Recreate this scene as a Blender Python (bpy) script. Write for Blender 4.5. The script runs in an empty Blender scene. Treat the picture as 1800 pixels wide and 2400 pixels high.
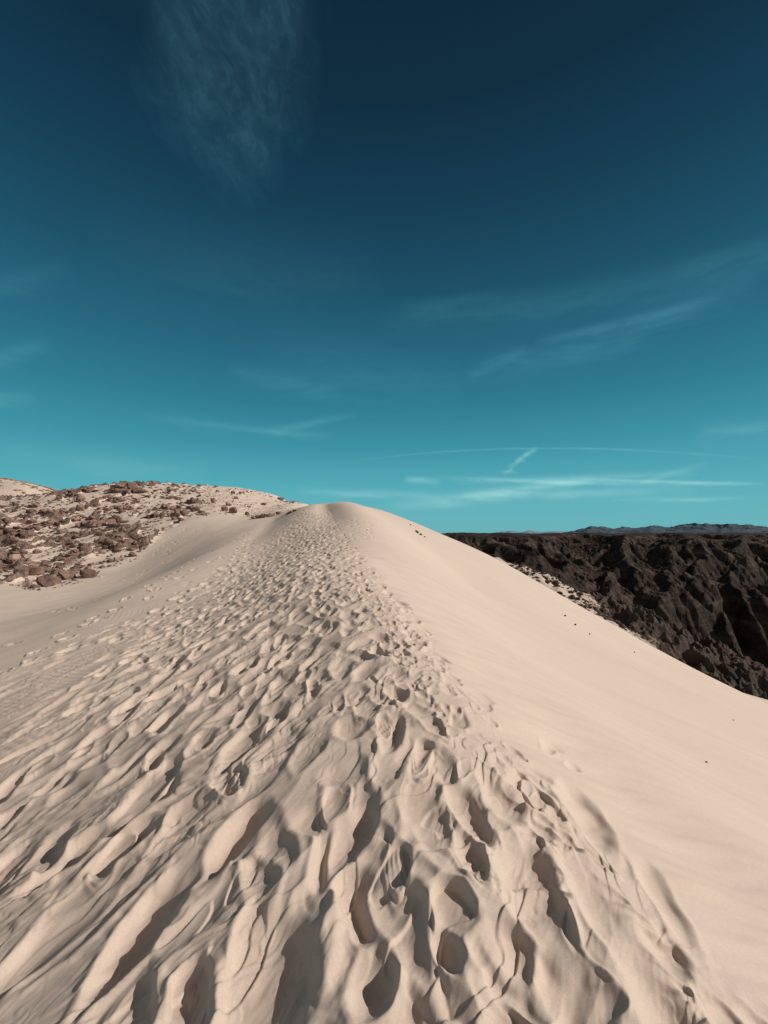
import math, random
import numpy as np

# ------------------------------------------------------------------ numbers
F = 950.0            # focal length, in pixels of the 1800 x 2400 photograph
HY = 1240.0          # row of the true horizon
EYE = 1.55
SUN_EL, SUN_AZ = math.radians(35), math.radians(94)     # azimuth clockwise from +Y
random.seed(7)
rng = np.random.default_rng(11)

def pt(px, py, Y):
    """a point of the place: seen at that pixel, at depth Y (eye at the origin)"""
    return ((px - 900.0) / F * Y, Y, -(py - HY) / F * Y)

# ------------------------------------------------------------------ noise
_perm = np.random.default_rng(3).permutation(1 << 12)
_grad = np.random.default_rng(4).uniform(0, 2 * np.pi, 1 << 12)
_gx, _gy = np.cos(_grad), np.sin(_grad)
def noise(x, y, seed=0):
    """2-D gradient noise, about -1..1"""
    x = np.asarray(x, float) + seed * 17.31; y = np.asarray(y, float) - seed * 9.77
    xi = np.floor(x).astype(np.int64); yi = np.floor(y).astype(np.int64)
    fx, fy = x - xi, y - yi
    u = fx * fx * fx * (fx * (fx * 6 - 15) + 10); v = fy * fy * fy * (fy * (fy * 6 - 15) + 10)
    def g(ix, iy, dx, dy):
        k = _perm[(_perm[ix & 4095] + iy) & 4095]
        return _gx[k] * dx + _gy[k] * dy
    a = g(xi, yi, fx, fy); b = g(xi + 1, yi, fx - 1, fy)
    c = g(xi, yi + 1, fx, fy - 1); d = g(xi + 1, yi + 1, fx - 1, fy - 1)
    return 1.5 * ((a + (b - a) * u) * (1 - v) + (c + (d - c) * u) * v)
def fbm(x, y, n=4, seed=0, gain=.5):
    s = 0; a = 1
    for i in range(n):
        s = s + a * noise(x * 2.03 ** i, y * 2.03 ** i, seed + i * 5); a *= gain
    return s
def ridged(x, y, n=5, seed=0, gain=.5):
    s = 0; a = 1; w = 1
    for i in range(n):
        r = 1 - np.abs(noise(x * 2.07 ** i, y * 2.07 ** i, seed + i * 7))
        r = r * r * w; s = s + a * r; w = np.clip(r * 1.6, 0, 1); a *= gain
    return s
def sstep(a, b, x):
    t = np.clip((x - a) / (b - a), 0, 1); return t * t * (3 - 2 * t)

# ------------------------------------------------------------------ the dune: its crest line and its broad shape
CREST = np.array([(-20, 3.2), (-6, 2.0), (0, 1.25), (1.45, .95), (2.9, .58), (4, .36), (6, 0), (10, -.75), (14, -1.45), (20, -2.5),
                  (30, -4.2), (38, -5.6), (48, -7.0), (60, -8.0), (80, -9), (200, -20)])
def xc(Y):
    return np.interp(Y, CREST[:, 0], CREST[:, 1]) if np.ndim(Y) else float(np.interp(Y, CREST[:, 0], CREST[:, 1]))
def tr(X, Y):
    return np.arcsinh((X - xc(Y)) / 3.0) * 1.6, np.arcsinh(Y / 6.0) * 1.6
CP = []
def P(px, py, Y): CP.append(pt(px, py, Y))
def Wd(X, Y, z): CP.append((X, Y, z))
for Y, z in [(-6, -1.65), (0, -1.5), (1.45, -1.48), (2.9, -1.4), (4.2, -1.3), (6, -1.13), (10, -.85), (14, -.6), (20, -.02), (30, 1.1), (38, 2.0), (46, 2.93),
             (52, 2.85), (60, 2.2), (80, -1), (120, -9)]:
    Wd(xc(Y), Y, z)
# right flank
for a in [(722, 1187, 47), (745, 1182, 47), (770, 1180, 47), (805, 1180, 47), (850, 1187, 47), (900, 1198, 47), (950, 1217, 47), (1000, 1240, 47), (1080, 1274, 47), (1150, 1309, 47), (1300, 1402, 46),
          (1450, 1492, 44), (1600, 1580, 42), (1700, 1614, 42), (1800, 1641, 42), (1900, 1665, 42),
          (1000, 1275, 62), (1300, 1445, 62), (1600, 1625, 60), (1800, 1668, 60), (1950, 1695, 60),
          (1500, 1900, 3), (1800, 2000, 3), (1800, 1800, 7), (1300, 1700, 4), (1500, 1700, 6.5), (1800, 1700, 15), (1300, 1500, 13), (1660, 1600, 25),
          (1150, 1850, 2.4), (1600, 2300, 1.5), (1100, 1370, 22), (1500, 1540, 25),
          (1300, 1440, 25)]: P(*a)
# trodden left flank, its edge, and the hollow beyond it
for a in [(0, 2000, 2.6), (0, 2400, 1.5), (0, 1750, 4), (400, 1700, 3.6), (400, 2200, 1.65), (900, 2200, 1.5), (700, 1500, 5.2), (700, 1350, 9), (700, 1260, 20),
          (650, 1217, 36), (690, 1193, 45), (0, 1582, 6.2), (337, 1447, 9.5), (500, 1350, 14), (600, 1262, 26), (640, 1226, 36),
          (0, 1510, 9.4), (0, 1455, 15), (0, 1400, 21), (0, 1370, 26), (-300, 1372, 22), (-300, 1530, 10), (-300, 1900, 3.5),
          (337, 1372, 13), (337, 1360, 23), (337, 1306, 33), (500, 1293, 20), (500, 1270, 29), (500, 1232, 38), (600, 1240, 30), (600, 1219, 40), (680, 1196, 48)]: P(*a)
# the rocky hillside
for a in [(0, 1300, 33), (-200, 1300, 33), (0, 1240, 42), (0, 1190, 52), (-200, 1200, 52), (60, 1170, 62), (150, 1152, 64), (250, 1134, 66), (330, 1131, 68),
          (450, 1136, 72), (560, 1141, 76), (640, 1156, 80), (730, 1184, 84), (150, 1250, 42), (337, 1200, 48), (337, 1250, 38), (450, 1180, 54), (450, 1215, 42),
          (600, 1203, 50), (600, 1166, 66), (700, 1191, 60), (-200, 1165, 62), (60, 1200, 90), (250, 1180, 95), (450, 1180, 100), (640, 1200, 110), (730, 1220, 110),
          (850, 1240, 100), (-250, 1210, 90)]: P(*a)
for a in [(-80, 0, -4), (-80, -30, -5), (0, -30, -2.5), (-30, -20, -3), (30, -20, -16), (60, -20, -27), (80, 20, -36), (-10, 0, -3.1), (-5, -3, -2.3), (4, -3, -3),
          (-20, 0, -2.6), (-140, 60, 3), (12, 0, -6.8), (60, 120, -48), (120, 120, -60), (150, 20, -60), (0, 150, -20), (-120, 150, 4), (150, -60, -60), (150, 150, -95), (100, 190, -75), (230, 60, -105)]: Wd(*a)
CP = np.array(CP)
def _U(r2): return np.where(r2 > 1e-12, .5 * r2 * np.log(np.maximum(r2, 1e-12)), 0)
def _fit():
    p, q = tr(CP[:, 0], CP[:, 1]); n = len(p)
    K = _U((p[:, None] - p) ** 2 + (q[:, None] - q) ** 2) + np.eye(n) * 5e-2
    Q = np.stack([np.ones(n), p, q], 1)
    A = np.block([[K, Q], [Q.T, np.zeros((3, 3))]])
    return p, q, np.linalg.solve(A, np.concatenate([CP[:, 2], np.zeros(3)]))
_p, _q, _w = _fit()
def base_raw(X, Y):
    shp = np.shape(X); X = np.ravel(X).astype(float); Y = np.ravel(Y).astype(float)
    out = np.empty(len(X))
    for s in range(0, len(X), 20000):
        p, q = tr(X[s:s + 20000], Y[s:s + 20000])
        out[s:s + 20000] = _U((p[:, None] - _p) ** 2 + (q[:, None] - _q) ** 2) @ _w[:-3] + _w[-3] + _w[-2] * p + _w[-1] * q
    return out.reshape(shp)
import bpy, bmesh
from mathutils import Vector, Matrix
C = bpy.context.scene.collection
D = bpy.data

# ------------------------------------------------------------------ where a line of sight meets the dune
_marchY = np.exp(np.linspace(np.log(1.1), np.log(95), 420))
def hit(px, py, off=0.0):
    px = np.atleast_1d(np.asarray(px, float)); py = np.atleast_1d(np.asarray(py, float))
    t = (px - 900) / F; v = -(py - HY) / F
    outY = np.full(len(px), np.nan)
    for i in range(0, len(px), 500):
        T = t[i:i + 500, None]; V = v[i:i + 500, None]
        g = base_raw(T * _marchY, np.broadcast_to(_marchY, (len(T), len(_marchY)))) - V * _marchY + off
        above = g > 0
        k = above.argmax(1); ok = above.any(1) & (k > 0)
        r = np.arange(len(T))
        g0 = g[r, np.maximum(k - 1, 0)]; g1 = g[r, k]
        f = -g0 / (g1 - g0 + 1e-12)
        y = _marchY[np.maximum(k - 1, 0)] * (1 - f) + _marchY[k] * f
        outY[i:i + 500] = np.where(ok, y, np.nan)
    return t * outY, outY

# line where the rocks of the hillside begin, as (t = X/Y, Y)
_hl = [(-420, 1390), (-200, 1385), (0, 1372), (84, 1388), (150, 1372), (235, 1360), (300, 1322), (345, 1292), (385, 1250), (425, 1228), (520, 1204), (575, 1214), (640, 1213), (700, 1192)]
_hx, _hy = hit([a for a, b in _hl], [b for a, b in _hl])
_ht = (np.array([a for a, b in _hl]) - 900) / F
_hy = np.where(np.isnan(_hy), 60, _hy)
def hillmask(X, Y, soft=3.0):
    t = np.where(Y > 1, X / np.maximum(Y, 1), -9)
    yl = np.interp(t, _ht, _hy)
    m = sstep(0, soft, Y - yl - 1.2 * noise(X * .35, Y * .35, 41)) * (t < -.205)
    return np.where(t < -3, 0, m)

def make_axis():
    th = math.radians
    a = np.arctan(np.linspace(math.tan(th(-52)), math.tan(th(52)), 1250))
    a = a + 0.0
    l = np.linspace(th(-125), th(-52), 130)[:-1]; r = np.linspace(th(52), th(125), 130)[1:]
    az = np.concatenate([l, a, r])
    rs = [.35]
    while rs[-1] < 175:
        x = rs[-1]
        k = .012 if x < .9 else .0036 if x < 3 else .0046 if x < 8 else .0058 if x < 24 else .0042 if x < 85 else .015
        rs.append(x * (1 + k))
    return az, np.array(rs)
AZ, RS = make_axis()
nA, nR = len(AZ), len(RS)
GX = (RS[:, None] * np.sin(AZ)); GY = (RS[:, None] * np.cos(AZ))
def base(X, Y):
    return base_raw(X, Y)
# the broad shape is evaluated on a coarser grid, then interpolated
def coarse_base():
    ia = np.unique(np.concatenate([np.arange(0, 131), np.arange(131, nA - 131, 4), np.arange(nA - 131, nA)])); ir = np.unique(np.concatenate([np.arange(0, nR, 4), [nR - 1]]))
    Z = base_raw(GX[np.ix_(ir, ia)], GY[np.ix_(ir, ia)])
    Z1 = np.empty((len(ir), nA))
    for k in range(len(ir)): Z1[k] = np.interp(AZ, AZ[ia], Z[k])
    Z2 = np.empty((nR, nA)); j = np.clip(np.searchsorted(ir, np.arange(nR), side='right') - 1, 0, len(ir) - 2)
    f = ((np.arange(nR) - ir[j]) / (ir[j + 1] - ir[j]))[:, None]
    # cubic (Catmull-Rom) across rows, smooth enough for low sun
    jm = np.maximum(j - 1, 0); jp = np.minimum(j + 2, len(ir) - 1)
    p0, p1, p2, p3 = Z1[jm], Z1[j], Z1[j + 1], Z1[jp]
    Z2 = .5 * ((2 * p1) + (-p0 + p2) * f + (2 * p0 - 5 * p1 + 4 * p2 - p3) * f ** 2 + (-p0 + 3 * p1 - 3 * p2 + p3) * f ** 3)
    # light smoothing across columns against facets
    wgt = 1 - sstep(math.radians(47), math.radians(51), np.abs(AZ[2:-2]))
    for _ in range(3):
        Z2[:, 2:-2] += wgt * ((Z2[:, :-4] + 2 * Z2[:, 1:-3] + 2 * Z2[:, 2:-2] + 2 * Z2[:, 3:-1] + Z2[:, 4:]) / 8 - Z2[:, 2:-2])
    return Z2
GZ = coarse_base()
GU = GX - xc(GY.ravel()).reshape(GY.shape)

# ------------------------------------------------------------------ footprints
Dm = np.zeros_like(GX)                      # displacement of the sand by feet
wx = .05 * noise(GX * 3.6, GY * 3.0, 1) + .010 * noise(GX * 11, GY * 8, 2)
wy = .08 * noise(GX * 3.2, GY * 3.0, 3) + .012 * noise(GX * 11, GY * 9, 4)
WX, WY = GX + wx, GY + wy                  # warped coordinates: outlines blown ragged by the wind
lnR = np.log(RS)
def stamp(x, y, phi, a, b, d, rim, wall=.3, tread=0, plain=False, tilt=0., skew=0.):
    """one foot pit: phi heading from +Y, half length a, half width b, depth d"""
    R = math.hypot(x, y); ext = 2.1 * max(a, b) + .08
    if R < .5: return
    th = math.atan2(x, y); da = min(1.2, ext / R)
    i0, i1 = np.searchsorted(RS, max(.35, R - ext)), np.searchsorted(RS, R + ext)
    j0, j1 = np.searchsorted(AZ, th - da), np.searchsorted(AZ, th + da)
    if i1 - i0 < 2 or j1 - j0 < 2: return
    s = (slice(i0, i1), slice(j0, j1))
    X = (GX if plain else WX)[s] - x; Y = (GY if plain else WY)[s] - y
    c, sn = math.cos(phi), math.sin(phi)
    p = X * sn + Y * c; q = X * c - Y * sn + skew * (X * sn + Y * c)
    bb = b * (1 + .25 * np.clip(p / a, -1, 1))          # wider at the ball of the foot
    rho = np.sqrt((p / a) ** 2 + (q / bb) ** 2)
    Dl = Dm[s]
    w = 1 - sstep(1 - wall * .5, 1 + wall * .5, rho)
    k = np.argmin(rho); cur = Dl.ravel()[k]
    floor = .35 * cur - d * (1 - .75 * np.clip(rho, 0, 1.2) ** 2 ) - d * tilt * p / a
    if tread:
        floor = .3 * cur - d * .8 + tread * np.sin(q * 2 * np.pi / .0235 + 2.0 * np.sin(p * 24) + 8 * wx[s] / .05) * (.6 + .8 * noise(X * 14, Y * 14, 9)) * sstep(.95, .75, rho)
    new = Dl * (1 - w) + floor * w
    side = .6 + .4 * np.clip(-p / a, -1, 1)
    new = new + rim * d * side * np.exp(-((rho - 1.22) / .22) ** 2)
    Dm[s] = new

def left_limit(Y): return np.interp(Y, [0, 3, 6, 9.5, 14, 20, 26, 36, 48], [-3.6, -4.8, -6.0, -5.2, -4.6, -3.9, -3.6, -3.0, -1.2])
prints = []
r_ = random.Random(5)
def dens(u, Y):
    ll = float(left_limit(Y)); 
    if u > .55: return 0
    e = (u - ll) / (0 - ll)                 # 0 at the left edge, 1 at the crest
    if e < -.12: return 0
    core = float(sstep(-.10, .42, e)) * (1 - float(sstep(.05, .5, u)))
    patch = float(noise(u * .9 + 5, Y * .42, 31))
    if e < .6: core *= float(sstep(-.28, .22, patch + .55 * (e)))
    return core
Y = -1.5
N = 6500
for _ in range(N * 4):
    Y = r_.uniform(-.6, 47); 
    u = r_.uniform(-6.6, .55)
    if r_.random() < dens(u, Y): prints.append((u, Y))
    if len(prints) > N: break
# spacing: thin out to about nine a square metre
r_.shuffle(prints)
kept = []; cell = {}
for u, Y in prints:
    k = (int(u / .25), int(Y / .40), 0) if Y < 7 else (int(u / .21), int(Y / .30), 1)
    if cell.get(k, 0) >= 1: continue
    cell[k] = cell.get(k, 0) + 1; kept.append((u, Y))
for u, Y in kept:
    x = u + xc(Y)
    slope = (xc(Y + .5) - xc(Y - .5))
    phi = math.atan(slope) + r_.gauss(0, .33) + float(np.interp(u, [-6, -3, -1, 0], [.62, .48, .22, 0]))
    a = r_.uniform(.15, .30) if u < -.5 else r_.uniform(.13, .21); b = r_.uniform(.085, .14)
    if Y > 7: a *= .72; b *= .85
    near_edge = u < left_limit(Y) * .75
    d = r_.uniform(.023, .057) * (1.45 if r_.random() < .18 else 1) * (.6 if near_edge else 1)
    if Y > 8: d *= 1.15
    stamp(x, Y, phi, a, b, d, r_.uniform(.08, .25), wall=r_.uniform(.25, .95), tilt=r_.uniform(-.3, .5), skew=r_.uniform(-.3, .3))
# younger steps on top of the trodden mass
for _ in range(420):
    Y = r_.uniform(1.0, 30); u = r_.uniform(-3.6, .25)
    x = u + xc(Y); phi = math.atan(xc(Y + .5) - xc(Y - .5)) + r_.gauss(0, .25)
    stamp(x, Y, phi, r_.uniform(.13, .17), r_.uniform(.06, .08), r_.uniform(.022, .042), .3, wall=.25, tilt=r_.uniform(0, .6))
# small crumbly scuffs along the crest
for _ in range(420):
    Y = abs(r_.gauss(0, 8)) + 1.2; u = r_.gauss(.0, .28)
    if u > .42: continue
    x = u + xc(Y)
    stamp(x, Y, r_.uniform(-1.5, 1.5), r_.uniform(.04, .1), r_.uniform(.03, .06), r_.uniform(.010, .022), .6, wall=.5)
# large soft pits just over the crest, half filled by blown sand
def W_(px, py):
    X, Yv = hit(px, py); return float(X[0]), float(Yv[0])
for px, py, a, b, d, dphi in [(1370, 1900, .34, .12, .085, .45), (1235, 2040, .20, .12, .09, .2), (1430, 2140, .30, .11, .085, .4), (1560, 2110, .30, .08, .05, .5),
                              (1350, 2320, .20, .12, .07, .15), (1570, 2390, .22, .09, .09, .3), (1180, 1870, .22, .10, .08, .3), (1100, 1900, .20, .10, .08, -.1),
                              (1290, 1745, .17, .06, .035, 1.0), (1340, 1790, .13, .05, .03, 1.0), (1265, 2130, .15, .11, .08, .1), (1060, 2255, .07, .06, .09, 0),
                              (1190, 2210, .09, .08, .07, .5), (860, 2130, .25, .09, .10, 0), (945, 2190, .26, .10, .09, -.1), (860, 2290, .15, .08, .09, .1),
                              (780, 2010, .22, .09, .09, .35), (830, 1950, .24, .09, .09, .5), (1000, 1920, .2, .09, .07, 0), (540, 1980, .26, .10, .10, .55), (330, 2180, .30, .10, .11, .5),
                              (560, 1750, .32, .11, .08, .35), (170, 2000, .28, .10, .09, .75), (620, 2330, .34, .14, .10, .1), (60, 2250, .28, .11, .09, .8)]:
    x, Y = W_(px, py)
    stamp(x, Y, dphi - .25, a, b, d * (.72 if px < 1150 else .75), .14, wall=.45 if px < 1150 else .85, tilt=.25)
# fresh boot prints that still show their tread
for px, py, phi in [(935, 2030, .05), (902, 1700, -.15), (650, 1690, .3)]:
    x, Y = W_(px, py)
    stamp(x, Y, phi, .125, .052, .03, .3, wall=.2, tread=.0020, plain=True)
# single file trails over the hollow
def trail(pts, a=.16, b=.1, d=.07, step=.62, wob=.14, keep=1.0):
    xs, ys = hit([p[0] for p in pts], [p[1] for p in pts])
    side = 1
    for i in range(len(xs) - 1):
        if np.isnan(xs[i]) or np.isnan(xs[i + 1]): continue
        L = math.hypot(xs[i + 1] - xs[i], ys[i + 1] - ys[i]); n = max(1, int(L / step)); ph = math.atan2(xs[i + 1] - xs[i], ys[i + 1] - ys[i])
        for k in range(n):
            f = k / n; side = -side
            if r_.random() > keep: continue
            stamp(xs[i] + (xs[i + 1] - xs[i]) * f + side * wob * math.cos(ph) + r_.gauss(0, .05), ys[i] + (ys[i + 1] - ys[i]) * f - side * wob * math.sin(ph) + r_.gauss(0, .08),
                  ph + r_.gauss(0, .15), a * r_.uniform(.85, 1.3), b * r_.uniform(.85, 1.2), d * r_.uniform(.7, 1.15), .5, wall=.5)
trail([(20, 1570), (63, 1548), (193, 1466), (241, 1440), (309, 1399), (347, 1380), (415, 1336), (463, 1307), (501, 1290), (569, 1257), (640, 1221)], keep=.85)
trail([(150, 1486), (212, 1459), (289, 1423), (415, 1365), (444, 1343), (501, 1317), (545, 1295), (600, 1262)], keep=.6)
trail([(60, 1450), (116, 1435), (190, 1425), (309, 1365), (337, 1336), (381, 1319), (415, 1290), (453, 1268)], keep=.7, d=.055)
trail([(381, 1305), (410, 1272), (448, 1249)], keep=.9); trail([(350, 1310), (385, 1278), (440, 1262)], keep=.8); trail([(400, 1258), (430, 1240), (490, 1242)], keep=.8)
trail([(463, 1384), (520, 1355), (550, 1331), (569, 1298), (586, 1262)], a=.2, b=.16, d=.09, step=.5, wob=.2)
trail([(180, 1520), (251, 1495), (357, 1457), (420, 1409), (463, 1384)], a=.22, b=.13, d=.08, step=.5, wob=.2)
trail([(0, 1520), (60, 1500), (120, 1490)], keep=.7); trail([(110, 1400), (210, 1392), (330, 1345)], keep=.35, d=.04)
trail([(868, 1262), (862, 1238), (858, 1215)], a=.13, b=.09, d=.05)
trail([(836, 1262), (832, 1238), (828, 1212)], a=.13, b=.09, d=.05)

# ------------------------------------------------------------------ wind work: ripples, streaks, soft undulation
tro = sstep(-.35, .25, (GU - left_limit(GY)) / 3.0) * (1 - sstep(.1, .6, GU))         # trodden
disturbed = np.clip(np.abs(Dm) / .012, 0, 1)
und = .035 * noise(GX * .45, GY * .3, 51) + .012 * noise(GX * 1.3, GY * .9, 52)
und *= 1 - .55 * sstep(.1, 1.4, GU) * (1 - sstep(50, 60, GU))
Rr = np.hypot(GX, GY)
# ripples
ang = .32 + .12 * noise(GX * .25, GY * .25, 60)
ph = (GY * np.cos(ang) + GX * np.sin(ang)) * 2 * np.pi / .085 + 2.4 * noise(GX * 1.1, GY * 1.1, 61) + .9 * noise(GX * 4, GY * 4, 62)
rip = (np.sin(ph) + .25 * np.sin(2 * ph + 1)) * .0032
rmask = (1 - sstep(.0, .9, disturbed)) * (GU < -.7) * sstep(-13, -9, GU) * (1 - sstep(8, 15, Rr)) * sstep(.05, .4, .35 + noise(GX * .7, GY * .7, 63))
# wind-cut grain on the trodden slope, drawn out along the walking direction
gy = GX * .54 + GY * .84; gx = GX * .84 - GY * .54
cut = (.013 * (ridged(gx * 2.6, gy * .9, 2, 70) - .9) + .0016 * noise(gx * 22, gy * 5, 71) + .0009 * noise(gx * 60, gy * 14, 73)) * tro * (1 - sstep(12, 30, Rr))
# thin crust edges: the sand has slid and set in little terraces
def terrace(n, k, sharp):
    q = n * k; fl_ = np.floor(q); fr = q - fl_
    return (fl_ + sstep(.5 - sharp, .5 + sharp, fr) - q) / 1.0
tn = gx * 1.9 + .75 * noise(gx * 3.3 + .8 * noise(gx * 2, gy * 2, 76), gy * 1.15 + .6 * noise(gx * 3, gy * 2, 77), 74) + .35 * noise(gx * 9, gy * 4, 75)
tn2 = gx * 3.4 - gy * .8 + .8 * noise(gx * 7.0 + .9 * noise(gx * 5, gy * 5, 176), gy * 3.6, 174) + .3 * noise(gx * 21, gy * 13, 175)
crust = (.012 * terrace(tn, 2.2, .09) * sstep(-.25, .3, noise(GX * 1.6, GY * 1.1, 178) + .1) + .0055 * terrace(tn2, 2.0, .14) * sstep(-.1, .35, noise(GX * 2.1, GY * 1.5, 179))) * tro * (1 - sstep(16, 34, Rr))
# tails and streaks on the smooth flank, running down the slope
fl = sstep(.35, 1.4, GU)
sx = GX + .25 * noise(GX * .15, GY * .15, 80)
streak = (.012 * noise(sx * .10, GY * 1.5, 81) + .006 * noise(sx * .22, GY * 5.0 - sx * .4, 82) + .0026 * noise(sx * .5, GY * 17 - sx * 1.2, 83) + .0012 * noise(GX * 9, GY * 14, 86)) * fl
tails = (.030 * noise(GX * 1.1 + GY * .3, GY * 3.2 - GX * .9, 84) + .010 * noise(GX * 2.2, GY * 9 - GX * 2.4, 85)) * sstep(.0, .5, GU) * (1 - sstep(.9, 2.6, GU)) * (1 - sstep(10, 25, Rr))
hm = hillmask(GX, GY)
out = ridged(GX * .16, GY * .16, 2, 90) - .95 + .5 * noise(GX * .05, GY * .05, 91)
t_ = GX / np.maximum(GY, .5)
rockm = hm * sstep(.20, .42, out + .26 * sstep(-.42, -.75, t_) - .34 * sstep(-.45, -.30, t_)) * (GY > 5)
rock_h = (.55 * (ridged(GX * .42, GY * .42, 5, 92) - .75) + .12 * np.abs(noise(GX * 2.2, GY * 2.2, 93)) ) * rockm + .10 * noise(GX * .8, GY * .8, 94) * hm
GZ = GZ + Dm * (1 - .3 * sstep(20, 50, Rr)) + und + rip * rmask + cut + crust + streak + tails + rock_h
Z_SAND = GZ

def surf(x, y):
    """height of the finished dune mesh at (x, y)"""
    th = math.atan2(x, y); r = math.hypot(x, y)
    i = min(max(np.searchsorted(RS, r) - 1, 0), nR - 2); j = min(max(np.searchsorted(AZ, th) - 1, 0), nA - 2)
    f = (r - RS[i]) / (RS[i + 1] - RS[i]); g = (th - AZ[j]) / (AZ[j + 1] - AZ[j])
    return float((GZ[i, j] * (1 - f) + GZ[i + 1, j] * f) * (1 - g) + (GZ[i, j + 1] * (1 - f) + GZ[i + 1, j + 1] * f) * g)

def grid_mesh(name, X, Y, Z, mats, attrs=None, smooth=True):
    n, m = X.shape
    me = D.meshes.new(name)
    co = np.stack([X, Y, Z], -1).astype(np.float32).reshape(-1, 3)
    me.vertices.add(n * m); me.vertices.foreach_set('co', co.ravel())
    idx = np.arange(n * m).reshape(n, m)
    q = np.stack([idx[:-1, :-1], idx[:-1, 1:], idx[1:, 1:], idx[1:, :-1]], -1).reshape(-1, 4)[:, ::-1]
    me.loops.add(q.size); me.loops.foreach_set('vertex_index', q.ravel().astype(np.int32))
    me.polygons.add(len(q)); me.polygons.foreach_set('loop_start', (np.arange(len(q)) * 4).astype(np.int32))
    me.polygons.foreach_set('use_smooth', np.full(len(q), smooth))
    me.update(calc_edges=True)
    for k, a in (attrs or {}).items():
        at = me.attributes.new(k, 'FLOAT', 'POINT'); at.data.foreach_set('value', a.astype(np.float32).ravel())
    for mt in mats: me.materials.append(mt)
    o = D.objects.new(name, me); C.objects.link(o)
    return o

# ------------------------------------------------------------------ materials
def newmat(name):
    m = D.materials.new(name); m.use_nodes = True; nt = m.node_tree
    b = nt.nodes['Principled BSDF']; b.inputs['Roughness'].default_value = .95
    b.inputs['Specular IOR Level'].default_value = .08
    return m, nt, b
def N(nt, typ, **kw):
    n = nt.nodes.new(typ)
    for k, v in kw.items():
        if k in n.inputs: n.inputs[k].default_value = v
        else: setattr(n, k, v)
    return n
def mixc(nt, fac, a, b, mode='MIX'):
    n = nt.nodes.new('ShaderNodeMix'); n.data_type = 'RGBA'; n.blend_type = mode
    for s, v in ((0, fac), (6, a), (7, b)):
        if hasattr(v, 'links'): nt.links.new(v, n.inputs[s])
        else: n.inputs[s].default_value = v if s == 0 else (*v, 1)
    return n.outputs[2]
def math_(nt, op, a, b=0., c=None, clamp=False):
    n = nt.nodes.new('ShaderNodeMath'); n.operation = op; n.use_clamp = clamp
    for i, v in enumerate((a, b) if c is None else (a, b, c)):
        if hasattr(v, 'links'): nt.links.new(v, n.inputs[i])
        else: n.inputs[i].default_value = v
    return n.outputs[0]
def ramp(nt, val, stops):
    r = nt.nodes.new('ShaderNodeValToRGB'); e = r.color_ramp.elements
    while len(e) < len(stops): e.new(.5)
    for el, (p, c) in zip(e, stops): el.position = p; el.color = (*c, 1) if len(c) == 3 else c
    nt.links.new(val, r.inputs[0]); return r.outputs[0]
def noise_n(nt, vec, scale, detail=3, rough=.55, dist=0.):
    n = N(nt, 'ShaderNodeTexNoise', Scale=scale, Detail=detail, Roughness=rough, Distortion=dist)
    nt.links.new(vec, n.inputs['Vector']); return n.outputs['Fac']
def mapv(nt, vec, sc, rot=(0, 0, 0)):
    n = nt.nodes.new('ShaderNodeMapping'); n.inputs['Scale'].default_value = sc; n.inputs['Rotation'].default_value = rot
    nt.links.new(vec, n.inputs[0]); return n.outputs[0]

SAND_A, SAND_B = (.63, .507, .418), (.57, .460, .383)
def sand_nodes(nt, P_):
    big = noise_n(nt, mapv(nt, P_, (.25, .5, .3)), 1.0, 4)
    col = mixc(nt, math_(nt, 'MULTIPLY', big, 1.0), SAND_A, SAND_B)
    st = noise_n(nt, mapv(nt, P_, (.12, 3.2, .2)), 1.0, 4)
    col = mixc(nt, math_(nt, 'MULTIPLY', math_(nt, 'SUBTRACT', st, .45, clamp=True), .9), col, (.50, .375, .295))
    g1 = noise_n(nt, P_, 260, 2, .7); g2 = noise_n(nt, P_, 60, 3, .7)
    gr = math_(nt, 'ADD', math_(nt, 'MULTIPLY', g1, .42), math_(nt, 'MULTIPLY', g2, .24))
    col = mixc(nt, 1.0, col, ramp(nt, gr, [(.15, (.80, .79, .78)), (.48, (1.13, 1.13, 1.14))]), 'MULTIPLY')
    # dark mineral grains, sparse
    v = N(nt, 'ShaderNodeTexNoise', Scale=420., Detail=1.); nt.links.new(P_, v.inputs['Vector'])
    dk = ramp(nt, v.outputs['Fac'], [(.70, (0, 0, 0)), (.78, (1, 1, 1))])
    col = mixc(nt, math_(nt, 'MULTIPLY', dk, .30), col, (.20, .15, .13))
    return col, gr
def rock_color(nt, P_, cols, sc=1.0):
    n1 = noise_n(nt, P_, .9 * sc, 6, .6, .4); n2 = noise_n(nt, P_, 6 * sc, 5, .65)
    c = ramp(nt, n1, [(.30, cols[0]), (.5, cols[1]), (.68, cols[2])])
    c = mixc(nt, 1.0, c, ramp(nt, n2, [(.3, (.62, .62, .62)), (.7, (1.3, 1.28, 1.25))]), 'MULTIPLY')
    return c, n2
HILL_ROCK = [(.13, .083, .068), (.215, .142, .116), (.32, .215, .172)]

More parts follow.
